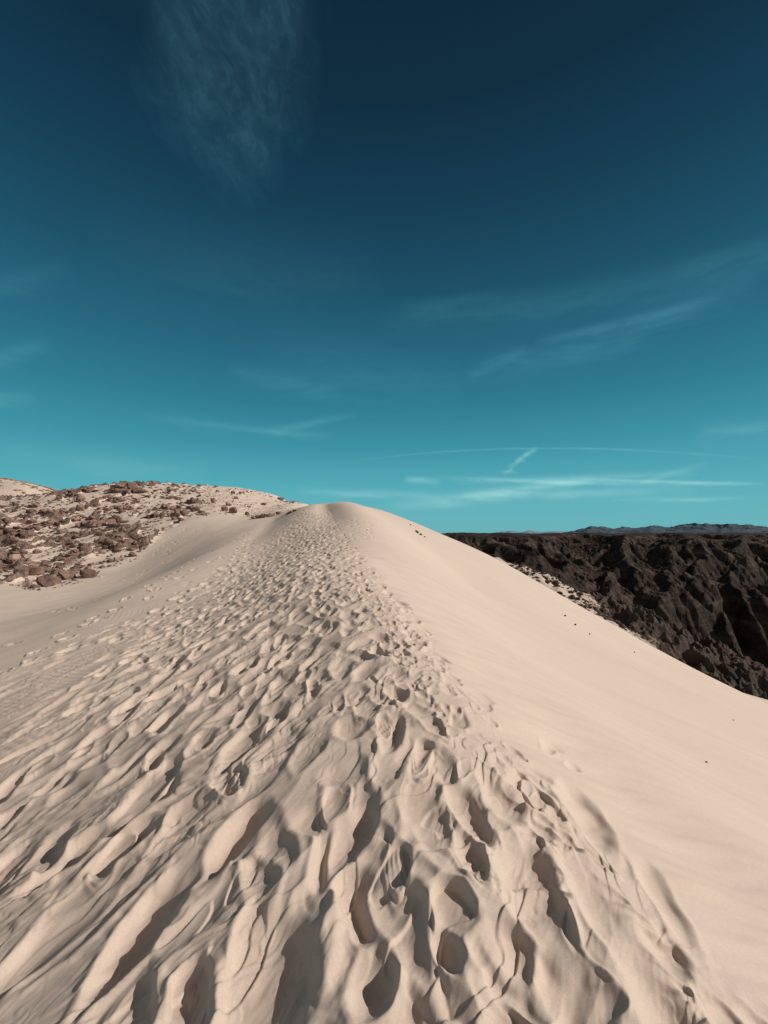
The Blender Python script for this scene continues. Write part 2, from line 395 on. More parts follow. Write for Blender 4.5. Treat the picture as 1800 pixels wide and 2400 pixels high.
# sand
m_sand, nt, bs = newmat('sand')
P_ = N(nt, 'ShaderNodeNewGeometry').outputs['Position']
sc, gr = sand_nodes(nt, P_)
at = N(nt, 'ShaderNodeAttribute', attribute_name='rock')
rc, rn = rock_color(nt, P_, HILL_ROCK, .8)
edge = noise_n(nt, P_, 2.2, 6, .75)
rm = math_(nt, 'MULTIPLY_ADD', math_(nt, 'SUBTRACT', math_(nt, 'ADD', at.outputs['Fac'], math_(nt, 'MULTIPLY', edge, .9)), .98), 7.0, .0, clamp=True)
hmA = N(nt, 'ShaderNodeAttribute', attribute_name='hill')
grav = noise_n(nt, P_, 4.5, 5, .8)
gm = math_(nt, 'MULTIPLY', math_(nt, 'MULTIPLY', math_(nt, 'SUBTRACT', grav, .50, clamp=True), 5.0, clamp=True), hmA.outputs['Fac'])
c2 = mixc(nt, math_(nt, 'MULTIPLY', gm, .40), sc, (.36, .24, .18))
tA = N(nt, 'ShaderNodeAttribute', attribute_name='trod_vignette')
c2 = mixc(nt, math_(nt, 'MULTIPLY', tA.outputs['Fac'], .55), c2, mixc(nt, 1., c2, (.86, .85, .85), 'MULTIPLY'))  # painted vignette: trodden and near sand darkened in the base colour
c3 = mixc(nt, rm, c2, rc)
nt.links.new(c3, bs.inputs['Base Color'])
bp = N(nt, 'ShaderNodeBump', Strength=.5, Distance=.0022); nt.links.new(gr, bp.inputs['Height'])
bp2 = N(nt, 'ShaderNodeBump', Strength=1., Distance=.22); nt.links.new(math_(nt, 'MULTIPLY', rn, rm), bp2.inputs['Height']); nt.links.new(bp.outputs[0], bp2.inputs['Normal'])
nt.links.new(bp2.outputs[0], bs.inputs['Normal'])

def rock_mat(name, cols, sc, bump, bscale):
    m, nt, b = newmat(name)
    g = N(nt, 'ShaderNodeNewGeometry').outputs['Position']
    c, n = rock_color(nt, g, cols, sc)
    oi = N(nt, 'ShaderNodeObjectInfo')
    c = mixc(nt, 1.0, c, ramp(nt, oi.outputs['Random'], [(0., (.72, .70, .70)), (.5, (1, 1, 1)), (1., (1.3, 1.22, 1.16))]), 'MULTIPLY')
    nt.links.new(c, b.inputs['Base Color'])
    bp = N(nt, 'ShaderNodeBump', Strength=1., Distance=bump); nt.links.new(noise_n(nt, g, bscale, 6, .7), bp.inputs['Height'])
    nt.links.new(bp.outputs[0], b.inputs['Normal'])
    return m
m_boulder = rock_mat('boulder_rock', HILL_ROCK, 2.0, .12, 5)
m_pale = rock_mat('pale_rock', [(.24, .17, .14), (.33, .24, .195), (.42, .31, .25)], 2.0, .1, 5)
m_dark = rock_mat('dark_rock', [(.05, .038, .034), (.085, .062, .052), (.13, .09, .072)], 2.0, .1, 5)

dune = grid_mesh('sand_dune', GX, GY, GZ, [m_sand], {'rock': rockm, 'hill': hm, 'trod_vignette': np.clip(tro * (1 - sstep(4, 14, Rr)) * .7 + .8 * (1 - sstep(1.2, 7.5, Rr)), 0, 1.3)})  # vignette mask: trodden strip plus a falloff around the camera
dune['kind'] = 'structure'; dune['label'] = 'long pale sand dune with a trodden crest rising ahead'; dune['category'] = 'dune'
# ------------------------------------------------------------------ rocks
def cut_rock(seed, sub=3, cuts=11, flat=.75, jag=.05):
    r = random.Random(seed); bm = bmesh.new()
    bmesh.ops.create_icosphere(bm, subdivisions=sub, radius=1)
    pl = []
    for _ in range(cuts):
        n = Vector((r.gauss(0, 1), r.gauss(0, 1), r.gauss(0, .7))).normalized(); pl.append((n, r.uniform(.48, .82)))
    pl.append((Vector((r.uniform(-.3, .3), r.uniform(-.3, .3), 1)).normalized(), r.uniform(.35, .6)))
    for v in bm.verts:
        for n, d in pl:
            k = v.co.dot(n) - d
            if k > 0: v.co -= n * k
        if jag: v.co *= 1 + jag * (r.random() - .5)
        v.co.z *= flat
    # unit box, so that a width in metres can be set
    mx = max(abs(v.co.x) for v in bm.verts); my = max(abs(v.co.y) for v in bm.verts); mz = max(abs(v.co.z) for v in bm.verts)
    for v in bm.verts: v.co.x *= .5 / mx; v.co.y *= .5 / my; v.co.z *= .5 / mz
    return bm
def bm_np(bm):
    bm.verts.ensure_lookup_table()
    return np.array([v.co[:] for v in bm.verts]), np.array([[v.index for v in f.verts] for f in bm.faces])
ROCK_MESH = []
for i in range(18):
    bm = cut_rock(100 + i, 3, 9 + i % 5, .8, .025); bm.normal_update()
    me = D.meshes.new('boulder'); bm.to_mesh(me); bm.free(); me.materials.append(m_boulder)
    ROCK_MESH.append(me)
PALE_MESH = []; DARK_MESH = []
for i in range(4):
    a = ROCK_MESH[i].copy(); a.materials.clear(); a.materials.append(m_pale); PALE_MESH.append(a)
    a = ROCK_MESH[i + 5].copy(); a.materials.clear(); a.materials.append(m_dark); DARK_MESH.append(a)

def ground_hit(px, py):
    X, Y = hit(px, py)
    return X, Y
def put_rock(x, y, z, w, h, dep, name='boulder', meshes=None, rz=None, tilt=.15, label=None, group=None, cat='boulder', sink=.22):
    o = D.objects.new(name, rr.choice(meshes or ROCK_MESH)); C.objects.link(o)
    o.location = (x, y, z + h * (.5 - sink)); o.scale = (w, dep, h)
    o.rotation_euler = (rr.gauss(0, tilt), rr.gauss(0, tilt), rr.uniform(-.5, .5) + rr.choice((0, math.pi)) if rz is None else rz)
    o['label'] = label; o['category'] = cat
    if group: o['group'] = group
    return o
rr = random.Random(21)

def outcrop(px, py, w, h, label, n=9):
    """a crag of jointed, layered blocks: one mesh"""
    X, Y = ground_hit(px, min(py + h * .45, 1372)); 
    if np.isnan(Y[0]): X, Y = ground_hit(px, py + h * 1.0)
    x, y = float(X[0]), float(Y[0])
    if y != y: return
    W, H = w * y / F, h * y / F
    bm = bmesh.new()
    for k in range(n):
        sub = cut_rock(rr.randint(0, 99999), 3, 8, .8, .02)
        f = (k + .5) / n - .5
        ww = W * rr.uniform(.22, .45); hh = H * rr.uniform(.55, 1.05) * (1 - abs(f) * .8); dd = W * rr.uniform(.3, .5)
        ox = f * W * .85; oy = rr.uniform(-.12, .22) * W
        M = Matrix.Translation((ox, oy, surf(x + ox, y + oy) - surf(x, y) + hh * .22)) @ Matrix.Rotation(rr.uniform(-.35, .35), 4, 'Z') @ Matrix.Rotation(rr.uniform(-.25, .1), 4, 'Y') @ Matrix.Diagonal((ww, dd, hh, 1))
        for v in sub.verts: v.co = M @ v.co
        me = D.meshes.new('tmp'); sub.to_mesh(me); bm.from_mesh(me); D.meshes.remove(me); sub.free()
    me = D.meshes.new('rock_outcrop'); bm.to_mesh(me); bm.free(); me.materials.append(m_boulder)
    o = D.objects.new('rock_outcrop', me); C.objects.link(o); o.location = (x, y, surf(x, y))
    o['label'] = label; o['category'] = 'rock outcrop'
for a in [(299, 1141, 92, 26, 'widest dark brown outcrop, on the highest point of the rocky hill'),
          (205, 1146, 46, 15, 'low dark outcrop on the skyline, just left of the widest summit outcrop'),
          (171, 1156, 36, 12, 'small flat outcrop on the skyline where the rocky hill starts to dip left'),
          (147, 1163, 24, 10, 'small stepped outcrop at the left end of the skyline rocks'),
          (270, 1166, 44, 17, 'brown outcrop directly beneath the widest summit outcrop'),
          (284, 1183, 52, 21, 'cracked outcrop halfway between the summit outcrop and the big slope outcrop'),
          (125, 1196, 52, 20, 'brown outcrop high on the left part of the slope below the skyline notch'),
          (212, 1220, 68, 30, 'big fractured outcrop in the middle of the rocky slope'),
          (364, 1202, 42, 22, 'squarish outcrop right of the middle of the slope, above the sand hollow'),
          (392, 1184, 38, 20, 'dark slanting outcrop behind the squarish outcrop on the right part of the slope'),
          (10, 1214, 28, 20, 'dark outcrop at the left edge of the photo, high on the slope'),
          (20, 1246, 46, 28, 'broad brown outcrop at the left edge of the photo, in the middle of the slope'),
          (453, 1169, 36, 24, 'reddish outcrop standing alone high on the sandy right part of the hill'),
          (408, 1162, 30, 15, 'reddish brown outcrop left of the lone high outcrop, near the skyline'),
          (418, 1197, 44, 24, 'long outcrop whose foot touches the smooth sand at the head of the hollow'),
          (612, 1205, 46, 20, 'lumpy reddish outcrop at the foot of the hill right of the hollow'),
          (684, 1196, 26, 11, 'last dark outcrop before the trodden dune hides the hill')]:
    outcrop(*a)

named = [
 (63, 1248, 34, 22, 'blocky brown boulder beside the broad left edge outcrop'), (145, 1244, 22, 12, 'brown boulder half sunk in a pale sand patch left of the big middle outcrop'),
 (260, 1222, 18, 19, 'upright dark boulder at the right end of the big middle outcrop'), (287, 1243, 20, 14, 'dark boulder with a smaller peaked one behind it, right side of the slope'),
 (298, 1235, 12, 12, 'small peaked boulder behind the dark one on the right side of the slope'), (321, 1261, 24, 19, 'pointed brown boulder on the edge of the smooth sand, largest of the right corner'),
 (339, 1262, 12, 8, 'small boulder touching the right side of the pointed corner boulder'), (355, 1272, 7, 6, 'little stone lying alone on smooth sand right of the corner boulder'),
 (309, 1288, 20, 7, 'flat slab above another low boulder at the right border of the rocks'), (310, 1300, 20, 11, 'low dark boulder under the flat slab at the right border of the rocks'),
 (275, 1309, 22, 9, 'pale oval flat rock at the lower right edge of the rock field'), (200, 1287, 25, 14, 'split brown boulder in the middle of the rock field'),
 (34, 1306, 30, 22, 'large pale faced boulder with a dark left side, in the lower left field'), (47, 1342, 31, 27, 'broad dark brown block at the left of the big foot boulders'),
 (84, 1340, 42, 20, 'wide sloping slab resting between the big foot boulders'), (108, 1361, 33, 32, 'biggest reddish block at the foot of the slope, on the sand'),
 (129, 1360, 20, 22, 'dark upright block leaning on the right of the biggest foot block'), (154, 1345, 35, 26, 'long tilted boulder pointing down right, near the foot of the slope'),
 (205, 1346, 36, 18, 'lone low boulder lying on smooth sand at the lower right of the field'), (182, 1328, 18, 8, 'flat brown stone just above the lone low boulder'),
 (159, 1314, 22, 14, 'brown boulder with a smooth top, above the long tilted boulder'), (133, 1319, 12, 5, 'thin flat stone in open sand above the long tilted boulder'),
 (239, 1327, 12, 9, 'small dark stone alone on the sand at the right tip of the lower rocks'), (175, 1335, 10, 8, 'small cube like stone between the long tilted boulder and the lone low boulder'),
 (84, 1375, 24, 9, 'flat crumbly rock in front of the biggest foot block'), (69, 1366, 15, 10, 'small pale rock left of the flat crumbly rock at the slope foot'),
 (2, 1366, 8, 8, 'small stone on the sand at the left edge, lower than every other rock'), (253, 1275, 22, 14, 'brown boulder with a sharp ridge in the right middle of the field'),
 (147, 1265, 25, 12, 'long dark stone below the sand patch, left of the middle'), (166, 1267, 14, 9, 'short dark stone touching the right end of the long dark stone'),
 (75, 1329, 20, 18, 'rounded boulder behind the wide sloping slab'), (108, 1313, 25, 12, 'flat topped boulder above the big foot boulders'),
 (499, 1172, 12, 15, 'upright oblong boulder on open sand high on the right part of the hill'), (534, 1182, 16, 10, 'highest of the three dark oval boulders on the right part of the hill'),
 (526, 1193, 16, 11, 'left one of the three dark oval boulders on the right part of the hill'), (545, 1196, 20, 16, 'largest and rightmost of the three dark oval boulders on the hill'),
 (580, 1202, 11, 9, 'dark boulder between the three oval boulders and the lumpy outcrop'), (637, 1206, 18, 11, 'rounded boulder at the right end of the lumpy outcrop'),
 (653, 1203, 14, 8, 'small boulder half hidden by the trodden dune edge'), (426, 1216, 17, 9, 'brown boulder on the smooth sand at the head of the hollow'),
 (407, 1214, 14, 10, 'boulder left of the one at the head of the hollow'), (460, 1193, 25, 11, 'reddish low rock right of the long outcrop above the hollow'),
 (477, 1203, 16, 8, 'flat rock on sand right of the low reddish rock above the hollow'), (584, 1187, 10, 6, 'small brown rock on sand above the lumpy outcrop'),
 (617, 1181, 16, 6, 'thin brown rock ledge on the sandy hill above the lumpy outcrop'), (657, 1169, 16, 8, 'reddish rock close under the skyline at the right end of the hill'),
 (680, 1170, 20, 8, 'dark rock on the skyline at the right end of the hill'), (566, 1155, 14, 7, 'right one of two rocks in the sand just under the hill skyline'),
 (546, 1153, 10, 8, 'left one of two rocks in the sand just under the hill skyline'), (554, 1167, 12, 7, 'small rock halfway up the sand slope above the three oval boulders')]
xs, ys = ground_hit([a[0] for a in named], [a[1] + a[3] * .4 for a in named])
for (px, py, w, h, lab), x, y in zip(named, xs, ys):
    if y != y: continue
    W, H = w * y / F, h * y / F
    put_rock(float(x), float(y), surf(float(x), float(y)), W * 1.06, H * 1.35, (W * .5 + H * .6), label=lab,
             meshes=PALE_MESH if 'pale' in lab else None, tilt=.1, rz=rr.uniform(-.25, .25))

# fields of rock seen on the hill, as outlines in the photograph that are carried to the ground
def inside(poly, x, y):
    c = False; n = len(poly)
    for i in range(n):
        (x0, y0), (x1, y1) = poly[i], poly[(i + 1) % n]
        if (y0 > y) != (y1 > y) and x < (x1 - x0) * (y - y0) / (y1 - y0) + x0: c = not c
    return c
FIELDS = [
 ([(-60, 1290), (90, 1290), (150, 1340), (140, 1372), (90, 1385), (40, 1365), (-60, 1362)], 60, (6, 19), 'brown boulder among the foot blocks at the lower left of the slope', 'boulders at the lower left foot'),
 ([(90, 1280), (250, 1270), (335, 1262), (320, 1305), (235, 1335), (160, 1345)], 70, (5, 17), 'brown stone in the lower right of the rock field, near the smooth sand', 'stones in the lower right of the field'),
 ([(-60, 1225), (130, 1225), (130, 1285), (-60, 1290)], 62, (6, 20), 'brown boulder on the middle left of the rocky slope', 'boulders on the middle left slope'),
 ([(130, 1215), (330, 1215), (345, 1262), (130, 1280)], 56, (5, 17), 'brown boulder in the middle of the slope around the big fractured outcrop', 'boulders around the middle outcrop'),
 ([(-60, 1172), (150, 1172), (330, 1165), (330, 1215), (-60, 1225)], 56, (5, 16), 'dark brown rock on the upper left slope under the skyline', 'rocks on the upper left slope'),
 ([(340, 1148), (480, 1148), (480, 1200), (440, 1210), (340, 1205)], 34, (4, 12), 'brown rock on the upper slope right of the summit outcrop', 'rocks on the upper slope right of the summit')]
nb = 0
def cluster(px, py): return .5 + .9 * float(noise(px * .022, py * .045, 77))
for poly, n, (s0, s1), lab, grp in FIELDS:
    bx = [p[0] for p in poly]; by = [p[1] for p in poly]; cand = []
    while len(cand) < n:
        px, py = rr.uniform(min(bx), max(bx)), rr.uniform(min(by), max(by))
        if inside(poly, px, py) and rr.random() < cluster(px, py) + .1: cand.append((px, py))
    xs, ys = ground_hit([c[0] for c in cand], [c[1] for c in cand])
    for x, y in zip(xs, ys):
        if y != y: continue
        x, y = float(x), float(y); nb += 1
        s = 1.25 * (s0 + (s1 - s0) * rr.random() ** 2.0) * y / F
        put_rock(x, y, surf(x, y), s * rr.uniform(.9, 1.35), s * rr.uniform(.45, .95), s * rr.uniform(.7, 1.1), label=lab, group=grp, meshes=PALE_MESH if rr.random() < .12 else None)
print('boulders', nb)

# rubble: stones past counting, one object
def stones(name, cand, sizes, mat, surf_fn, label, kind='stuff', hrange=(.4, .85)):
    protos = [bm_np(cut_rock(500 + i, 1, 6, .9, .12)) for i in range(14)]
    V = []; Fc = []; off = 0; g = np.random.default_rng(9)
    for (x, y), s in zip(cand, sizes):
        v, f = protos[g.integers(14)]
        a = g.uniform(0, 6.28); c, sn = math.cos(a), math.sin(a)
        h = s * g.uniform(*hrange)
        w = v * (s * g.uniform(.8, 1.35), s * g.uniform(.7, 1.1), h)
        w = np.stack([w[:, 0] * c - w[:, 1] * sn, w[:, 0] * sn + w[:, 1] * c, w[:, 2] + w[:, 0] * g.uniform(-.25, .25)], 1)
        w += (x, y, surf_fn(x, y) + h * .18)
        V.append(w); Fc.append(f + off); off += len(v)
    V = np.concatenate(V); Fc = np.concatenate(Fc)
    me = D.meshes.new(name); me.vertices.add(len(V)); me.vertices.foreach_set('co', V.astype(np.float32).ravel())
    me.loops.add(Fc.size); me.loops.foreach_set('vertex_index', Fc.astype(np.int32).ravel())
    me.polygons.add(len(Fc)); me.polygons.foreach_set('loop_start', (np.arange(len(Fc)) * 3).astype(np.int32))
    me.update(calc_edges=True); me.materials.append(mat)
    o = D.objects.new(name, me); C.objects.link(o); o['kind'] = kind; o['label'] = label; o['category'] = 'stones'
    return o
HILLPOLY = [(-150, 1172), (60, 1168), (150, 1152), (250, 1136), (330, 1132), (450, 1138), (560, 1144), (640, 1158), (700, 1180), (660, 1208), (600, 1215), (540, 1206), (500, 1206),
            (430, 1222), (395, 1240), (350, 1275), (320, 1312), (240, 1340), (215, 1360), (130, 1380), (60, 1385), (0, 1365), (-150, 1370)]
cand = []; szs = []
while len(cand) < 11000:
    px, py = rr.uniform(-150, 700), rr.uniform(1130, 1385)
    if not inside(HILLPOLY, px, py): continue
    c = cluster(px, py) + .35 * float(noise(px * .08, py * .16, 78))
    c *= .85
    if px > 470: c = c * .8 + .16
    if rr.random() < c: 
        cand.append((px, py)); szs.append((1.1 + 6.5 * rr.random() ** 3.6) * (.62 if px > 470 else 1))
xs, ys = ground_hit([c[0] for c in cand], [c[1] for c in cand])
ok = ~np.isnan(ys)
stones('rubble', [(float(x), float(y)) for x, y, k in zip(xs, ys, ok) if k], [s * float(y) / F for s, y, k in zip(szs, ys, ok) if k], m_boulder, surf,
       'brown rubble strewn over the sandy hillside')

# stones lying on the smooth flank of the dune
sx_ = [(978, 1247, 9, 6, 'largest black stone of the cluster on the dune rim beneath the skyline'), (986, 1252, 8, 5, 'flat dark stone at the lower end of the cluster on the dune rim'),
       (974, 1243, 6, 3, 'thin dark stone at the upper end of the cluster on the dune rim'), (995, 1257, 5, 3, 'little dark stone right of the cluster on the dune rim'),
       (962, 1229, 5, 3, 'tiny stone by itself on the rim above the dark cluster'),
       (1324, 1443, 6, 4, 'highest of three little stones in a row down the smooth flank'), (1348, 1463, 6, 4, 'middle one of three little stones in a row down the smooth flank'),
       (1382, 1485, 5, 4, 'lowest of three little stones in a row down the smooth flank'), (1487, 1527, 4, 3, 'tiny stone on the flank beside the rocky canyon edge'),
       (1655, 1787, 6, 4, 'single brown pebble on the wide bare flank at the right'), (1719, 1686, 4, 3, 'tiny pebble high on the right side of the bare flank')]
xs, ys = hit([a[0] for a in sx_], [a[1] + 2 for a in sx_])
for (px, py, w, h, lab), x, y in zip(sx_, xs, ys):
    if y != y: print('no hit', px, py); continue
    x, y = float(x), float(y)
    put_rock(x, y, surf(x, y), w * y / F, h * y / F * 1.3, w * y / F * .8, name='stone', meshes=DARK_MESH, label=lab, cat='stone', sink=.2, rz=rr.uniform(-.4, .4))

# ------------------------------------------------------------------ ridges, canyon, far ranges
def skeleton(X, Y, lines, scale, gul=.4):
    """height of a mountain mass: the highest of cones along ridge lines, cut by gullies that run down their flanks"""
    best = np.full(X.shape, -1e9); S = np.zeros(X.shape); Dd = np.zeros(X.shape)
    wX = X + scale * .45 * fbm(X / (scale * 2.2), Y / (scale * 2.2), 5, 120, .5); wY = Y + scale * .45 * fbm(X / (scale * 2.2), Y / (scale * 2.2), 5, 140, .5)
    s0 = 0
    for pts, k in lines:
        P3 = [pt(*p) for p in pts]
        for a, b in zip(P3[:-1], P3[1:]):
            ax, ay, az = a; dx, dy, dz = b[0] - ax, b[1] - ay, b[2] - az; L2 = dx * dx + dy * dy; L = math.sqrt(L2)
            t = np.clip(((wX - ax) * dx + (wY - ay) * dy) / L2, 0, 1)
            d = np.hypot(wX - ax - t * dx, wY - ay - t * dy)
            h = az + t * dz - k * d
            m = h > best
            best = np.where(m, h, best)
            side = np.sign((wX - ax) * dy - (wY - ay) * dx)
            S = np.where(m, s0 + t * L + side * 1000, S); Dd = np.where(m, d, Dd); s0 += L
    g = 0; a = 1
    for i in range(3):
        lam = scale * .75 / 2.3 ** i
        g = g + a * np.abs(noise(S / lam + .6 * noise(Dd / lam, S / lam, 150 + i), Dd / (lam * 7), 160 + i)); a *= .6
    if gul: best = best - np.minimum(Dd * gul, scale * .34) * g * 1.5
    return best, Dd
def eroded(fn, x0, x1, y0, y1, res, iters, K, talus, base_z, seed):
    """rain and slides carve a mountain mass: stream-power erosion on a square grid, then a bicubic-ish sampler"""
    xs = np.arange(x0, x1, res); ys = np.arange(y0, y1, res); XX, YY = np.meshgrid(xs, ys)
    H = fn(XX, YY); ny, nx = H.shape; H = H + res * .25 * np.random.default_rng(seed).standard_normal(H.shape)
    n = ny * nx; idx = np.arange(n).reshape(ny, nx)
    fixed = np.zeros((ny, nx), bool); fixed[0] = True; fixed |= H <= base_z + .5
    for it in range(iters):
        Hp = np.pad(H, 1, mode='edge'); best = np.zeros_like(H); rec = idx.copy(); dist = np.full(H.shape, res)
        for dy in (-1, 0, 1):
            for dx in (-1, 0, 1):
                if not (dx or dy): continue
                L = res * math.hypot(dx, dy); sl = (H - Hp[1 + dy:1 + dy + ny, 1 + dx:1 + dx + nx]) / L
                m = sl > best; best = np.where(m, sl, best); rec = np.where(m, np.clip(idx + dy * nx + dx, 0, n - 1), rec); dist = np.where(m, L, dist)
        order = np.argsort(H.ravel()).tolist(); r_l = rec.ravel().tolist(); A = [res * res] * n
        for k in reversed(order):
            r = r_l[k]
            if r != k: A[r] += A[k]
        Fk = (K * np.sqrt(np.array(A)) / dist.ravel()).tolist(); h = H.ravel().tolist(); fx = fixed.ravel().tolist()
        for k in order:
            r = r_l[k]
            if r != k and not fx[k]:
                f = Fk[k]; h[k] = (h[k] + f * h[r]) / (1 + f)
        H = np.array(h).reshape(ny, nx)
        for _ in range(3):                                  # slides
            Hp = np.pad(H, 1, mode='edge')
            low = np.minimum(np.minimum(Hp[:-2, 1:-1], Hp[2:, 1:-1]), np.minimum(Hp[1:-1, :-2], Hp[1:-1, 2:])) + talus * res
            H = np.where(H > low, H + .5 * (low - H), H)
        H = np.maximum(H, base_z)
    def sample(X, Y):
        u = np.clip((X - x0) / res, 1, nx - 3.001); v = np.clip((Y - y0) / res, 1, ny - 3.001); i = u.astype(int); j = v.astype(int); f = u - i; g = v - j
        wx_ = [(1 - f) ** 3 / 6, (3 * f ** 3 - 6 * f ** 2 + 4) / 6, (-3 * f ** 3 + 3 * f ** 2 + 3 * f + 1) / 6, f ** 3 / 6]
        wy_ = [(1 - g) ** 3 / 6, (3 * g ** 3 - 6 * g ** 2 + 4) / 6, (-3 * g ** 3 + 3 * g ** 2 + 3 * g + 1) / 6, g ** 3 / 6]
        return sum(wy_[b] * sum(wx_[a] * H[j - 1 + b, i - 1 + a] for a in range(4)) for b in range(4))
    return sample
def polar(a0, a1, na, r0, r1, nr):
    az = np.arctan(np.linspace(math.tan(math.radians(a0)), math.tan(math.radians(a1)), na)); r = np.exp(np.linspace(math.log(r0), math.log(r1), nr))
    return r[:, None] * np.sin(az), r[:, None] * np.cos(az)
def canyon_mat(name, cols, sc, bump, bs_, sand=False):
    m, nt, b = newmat(name)
    g = N(nt, 'ShaderNodeNewGeometry').outputs['Position']
    c, n = rock_color(nt, g, cols, sc)
    st = noise_n(nt, mapv(nt, g, (.01, .01, .22)), 1.0 * sc * 20, 4)
    c = mixc(nt, math_(nt, 'MULTIPLY', math_(nt, 'SUBTRACT', st, .5, clamp=True), 1.6, clamp=True), c, tuple(v * 1.7 for v in cols[2]))
    if sand:
        s, gr = sand_nodes(nt, g)
        at = N(nt, 'ShaderNodeAttribute', attribute_name='sand')
        e = noise_n(nt, g, .55, 6, .8)
        f = math_(nt, 'MULTIPLY', math_(nt, 'SUBTRACT', math_(nt, 'ADD', at.outputs['Fac'], e), 1.02), 6., clamp=True)
        c = mixc(nt, f, c, s)
        at2 = N(nt, 'ShaderNodeAttribute', attribute_name='green')
        c = mixc(nt, math_(nt, 'MULTIPLY', at2.outputs['Fac'], math_(nt, 'MULTIPLY', e, .7)), c, (.055, .06, .05))
    nt.links.new(c, b.inputs['Base Color'])
    bp = N(nt, 'ShaderNodeBump', Strength=1., Distance=bump); nt.links.new(noise_n(nt, g, bs_, 8, .72), bp.inputs['Height'])
    nt.links.new(bp.outputs[0], b.inputs['Normal'])
    return m
m_near = canyon_mat('ridge_rock', [(.05, .037, .032), (.085, .060, .050), (.13, .092, .074)], .12, 1.2, .35, True)
m_can = canyon_mat('canyon_rock', [(.012, .0095, .009), (.034, .0245, .020), (.085, .059, .045)], .03, 5.0, .06)

# near ridge along the foot of the dune
X, Y = polar(3, 62, 900, 62, 175, 520)
ridge_D = [([(1060, 1300, 108), (1139, 1302, 106), (1196, 1317, 105), (1237, 1330, 104), (1283, 1356, 102), (1350, 1397, 100), (1401, 1428, 101), (1440, 1441, 106), (1529, 1484, 114), (1565, 1508, 114),
              (1616, 1549, 112), (1677, 1605, 106), (1740, 1640, 101), (1850, 1720, 98)], .55),
           ([(1440, 1441, 106), (1470, 1495, 92), (1490, 1560, 80)], .6), ([(1565, 1508, 114), (1590, 1565, 96), (1600, 1620, 84)], .6), ([(1283, 1356, 102), (1300, 1405, 84)], .5)]
def ridge_d0(X, Y):
    h, d = skeleton(X, Y, ridge_D, 8, 0)
    return np.maximum(h + .7 * fbm(X * .12, Y * .12, 3, 170), -130)
erd = eroded(ridge_d0, 5, 190, 56, 178, 1.0, 9, .035, 1.0, -130, 7)
rough = sstep(46, 60, X)
h = erd(X, Y) + 2.6 * sstep(50, 60, X) + (.35 + 2.2 * rough) * (ridged(X * .16, Y * .16, 6, 171) - .75)
sand_a = 1 - sstep(-8, 7, X - 51 - 5 * noise(X * .1, Y * .1, 175))
green = np.exp(-((X - 62) / 7) ** 2) 
rd = grid_mesh('rocky_ridge', X, Y, h, [m_near], {'sand': sand_a, 'green': green})
rd['kind'] = 'structure'; rd['label'] = 'dark broken rock ridge behind the smooth flank of the dune'; rd['category'] = 'ridge'
_rx, _rr = np.arctan2(X[0], Y[0]), np.hypot(X[:, 0], Y[:, 0])
def surf_ridge(x, y):
    th = math.atan2(x, y); r = math.hypot(x, y)
    i = min(max(np.searchsorted(_rr, r) - 1, 0), len(_rr) - 2); j = min(max(np.searchsorted(_rx, th) - 1, 0), len(_rx) - 2)
    return float(h[i, j])
cand = []; szs = []
while len(cand) < 2200:
    x, y = rr.uniform(24, 54), rr.uniform(80, 110)
    if rr.random() < .42 + 1.1 * float(noise(x * .14, y * .14, 79)): cand.append((x, y)); szs.append((.2 + 1.4 * rr.random() ** 3.2) * (1 if x < 48 else .6))
stones('scattered_stones', cand, szs, m_dark, surf_ridge, 'dark stones scattered on the sandy shoulder behind the dune flank')

# ridge B, farther, below the small mesa
X, Y = polar(2, 50, 900, 185, 620, 620)
ridge_B = [([(980, 1248, 470), (1017, 1248, 460), (1060, 1248, 455), (1129, 1254, 440), (1160, 1268, 420), (1196, 1279, 400), (1237, 1294, 380), (1278, 1317, 350), (1319, 1356, 315), (1339, 1388, 290),
              (1360, 1440, 260), (1400, 1520, 230)], .62),
           ([(1060, 1248, 455), (1090, 1290, 380), (1120, 1330, 320)], .6), ([(1160, 1268, 420), (1175, 1305, 350), (1190, 1350, 290)], .6), ([(1237, 1294, 380), (1245, 1330, 320), (1250, 1370, 270)], .6),
           ([(1000, 1247, 470), (1010, 1290, 360)], .6),
           ([(1129, 1254, 440), (1165, 1262, 520), (1206, 1270, 610)], .5)]
cap = -(1247 - HY) / F * 455
def ridge_b0(X, Y):
    h, d = skeleton(X, Y, [(p, .72) for p, k in ridge_B], 34, 0)
    return np.maximum(np.minimum(h + 3.5 * fbm(X * .03, Y * .03, 3, 180), cap + 3.2 * noise(X * .013, Y * .013, 183) + 1.2 * noise(X * .05, Y * .05, 184)), -260)
erb = eroded(ridge_b0, -40, 420, 180, 680, 2.6, 14, .05, 1.0, -260, 6)
hb = erb(X, Y) + 1.3 * (ridged(X * .10, Y * .10, 5, 181) - .75)
ob = grid_mesh('mesa_ridge', X, Y, hb, [m_can]); ob['kind'] = 'structure'; ob['label'] = 'brown flat topped ridge dropping into the canyon'; ob['category'] = 'ridge'

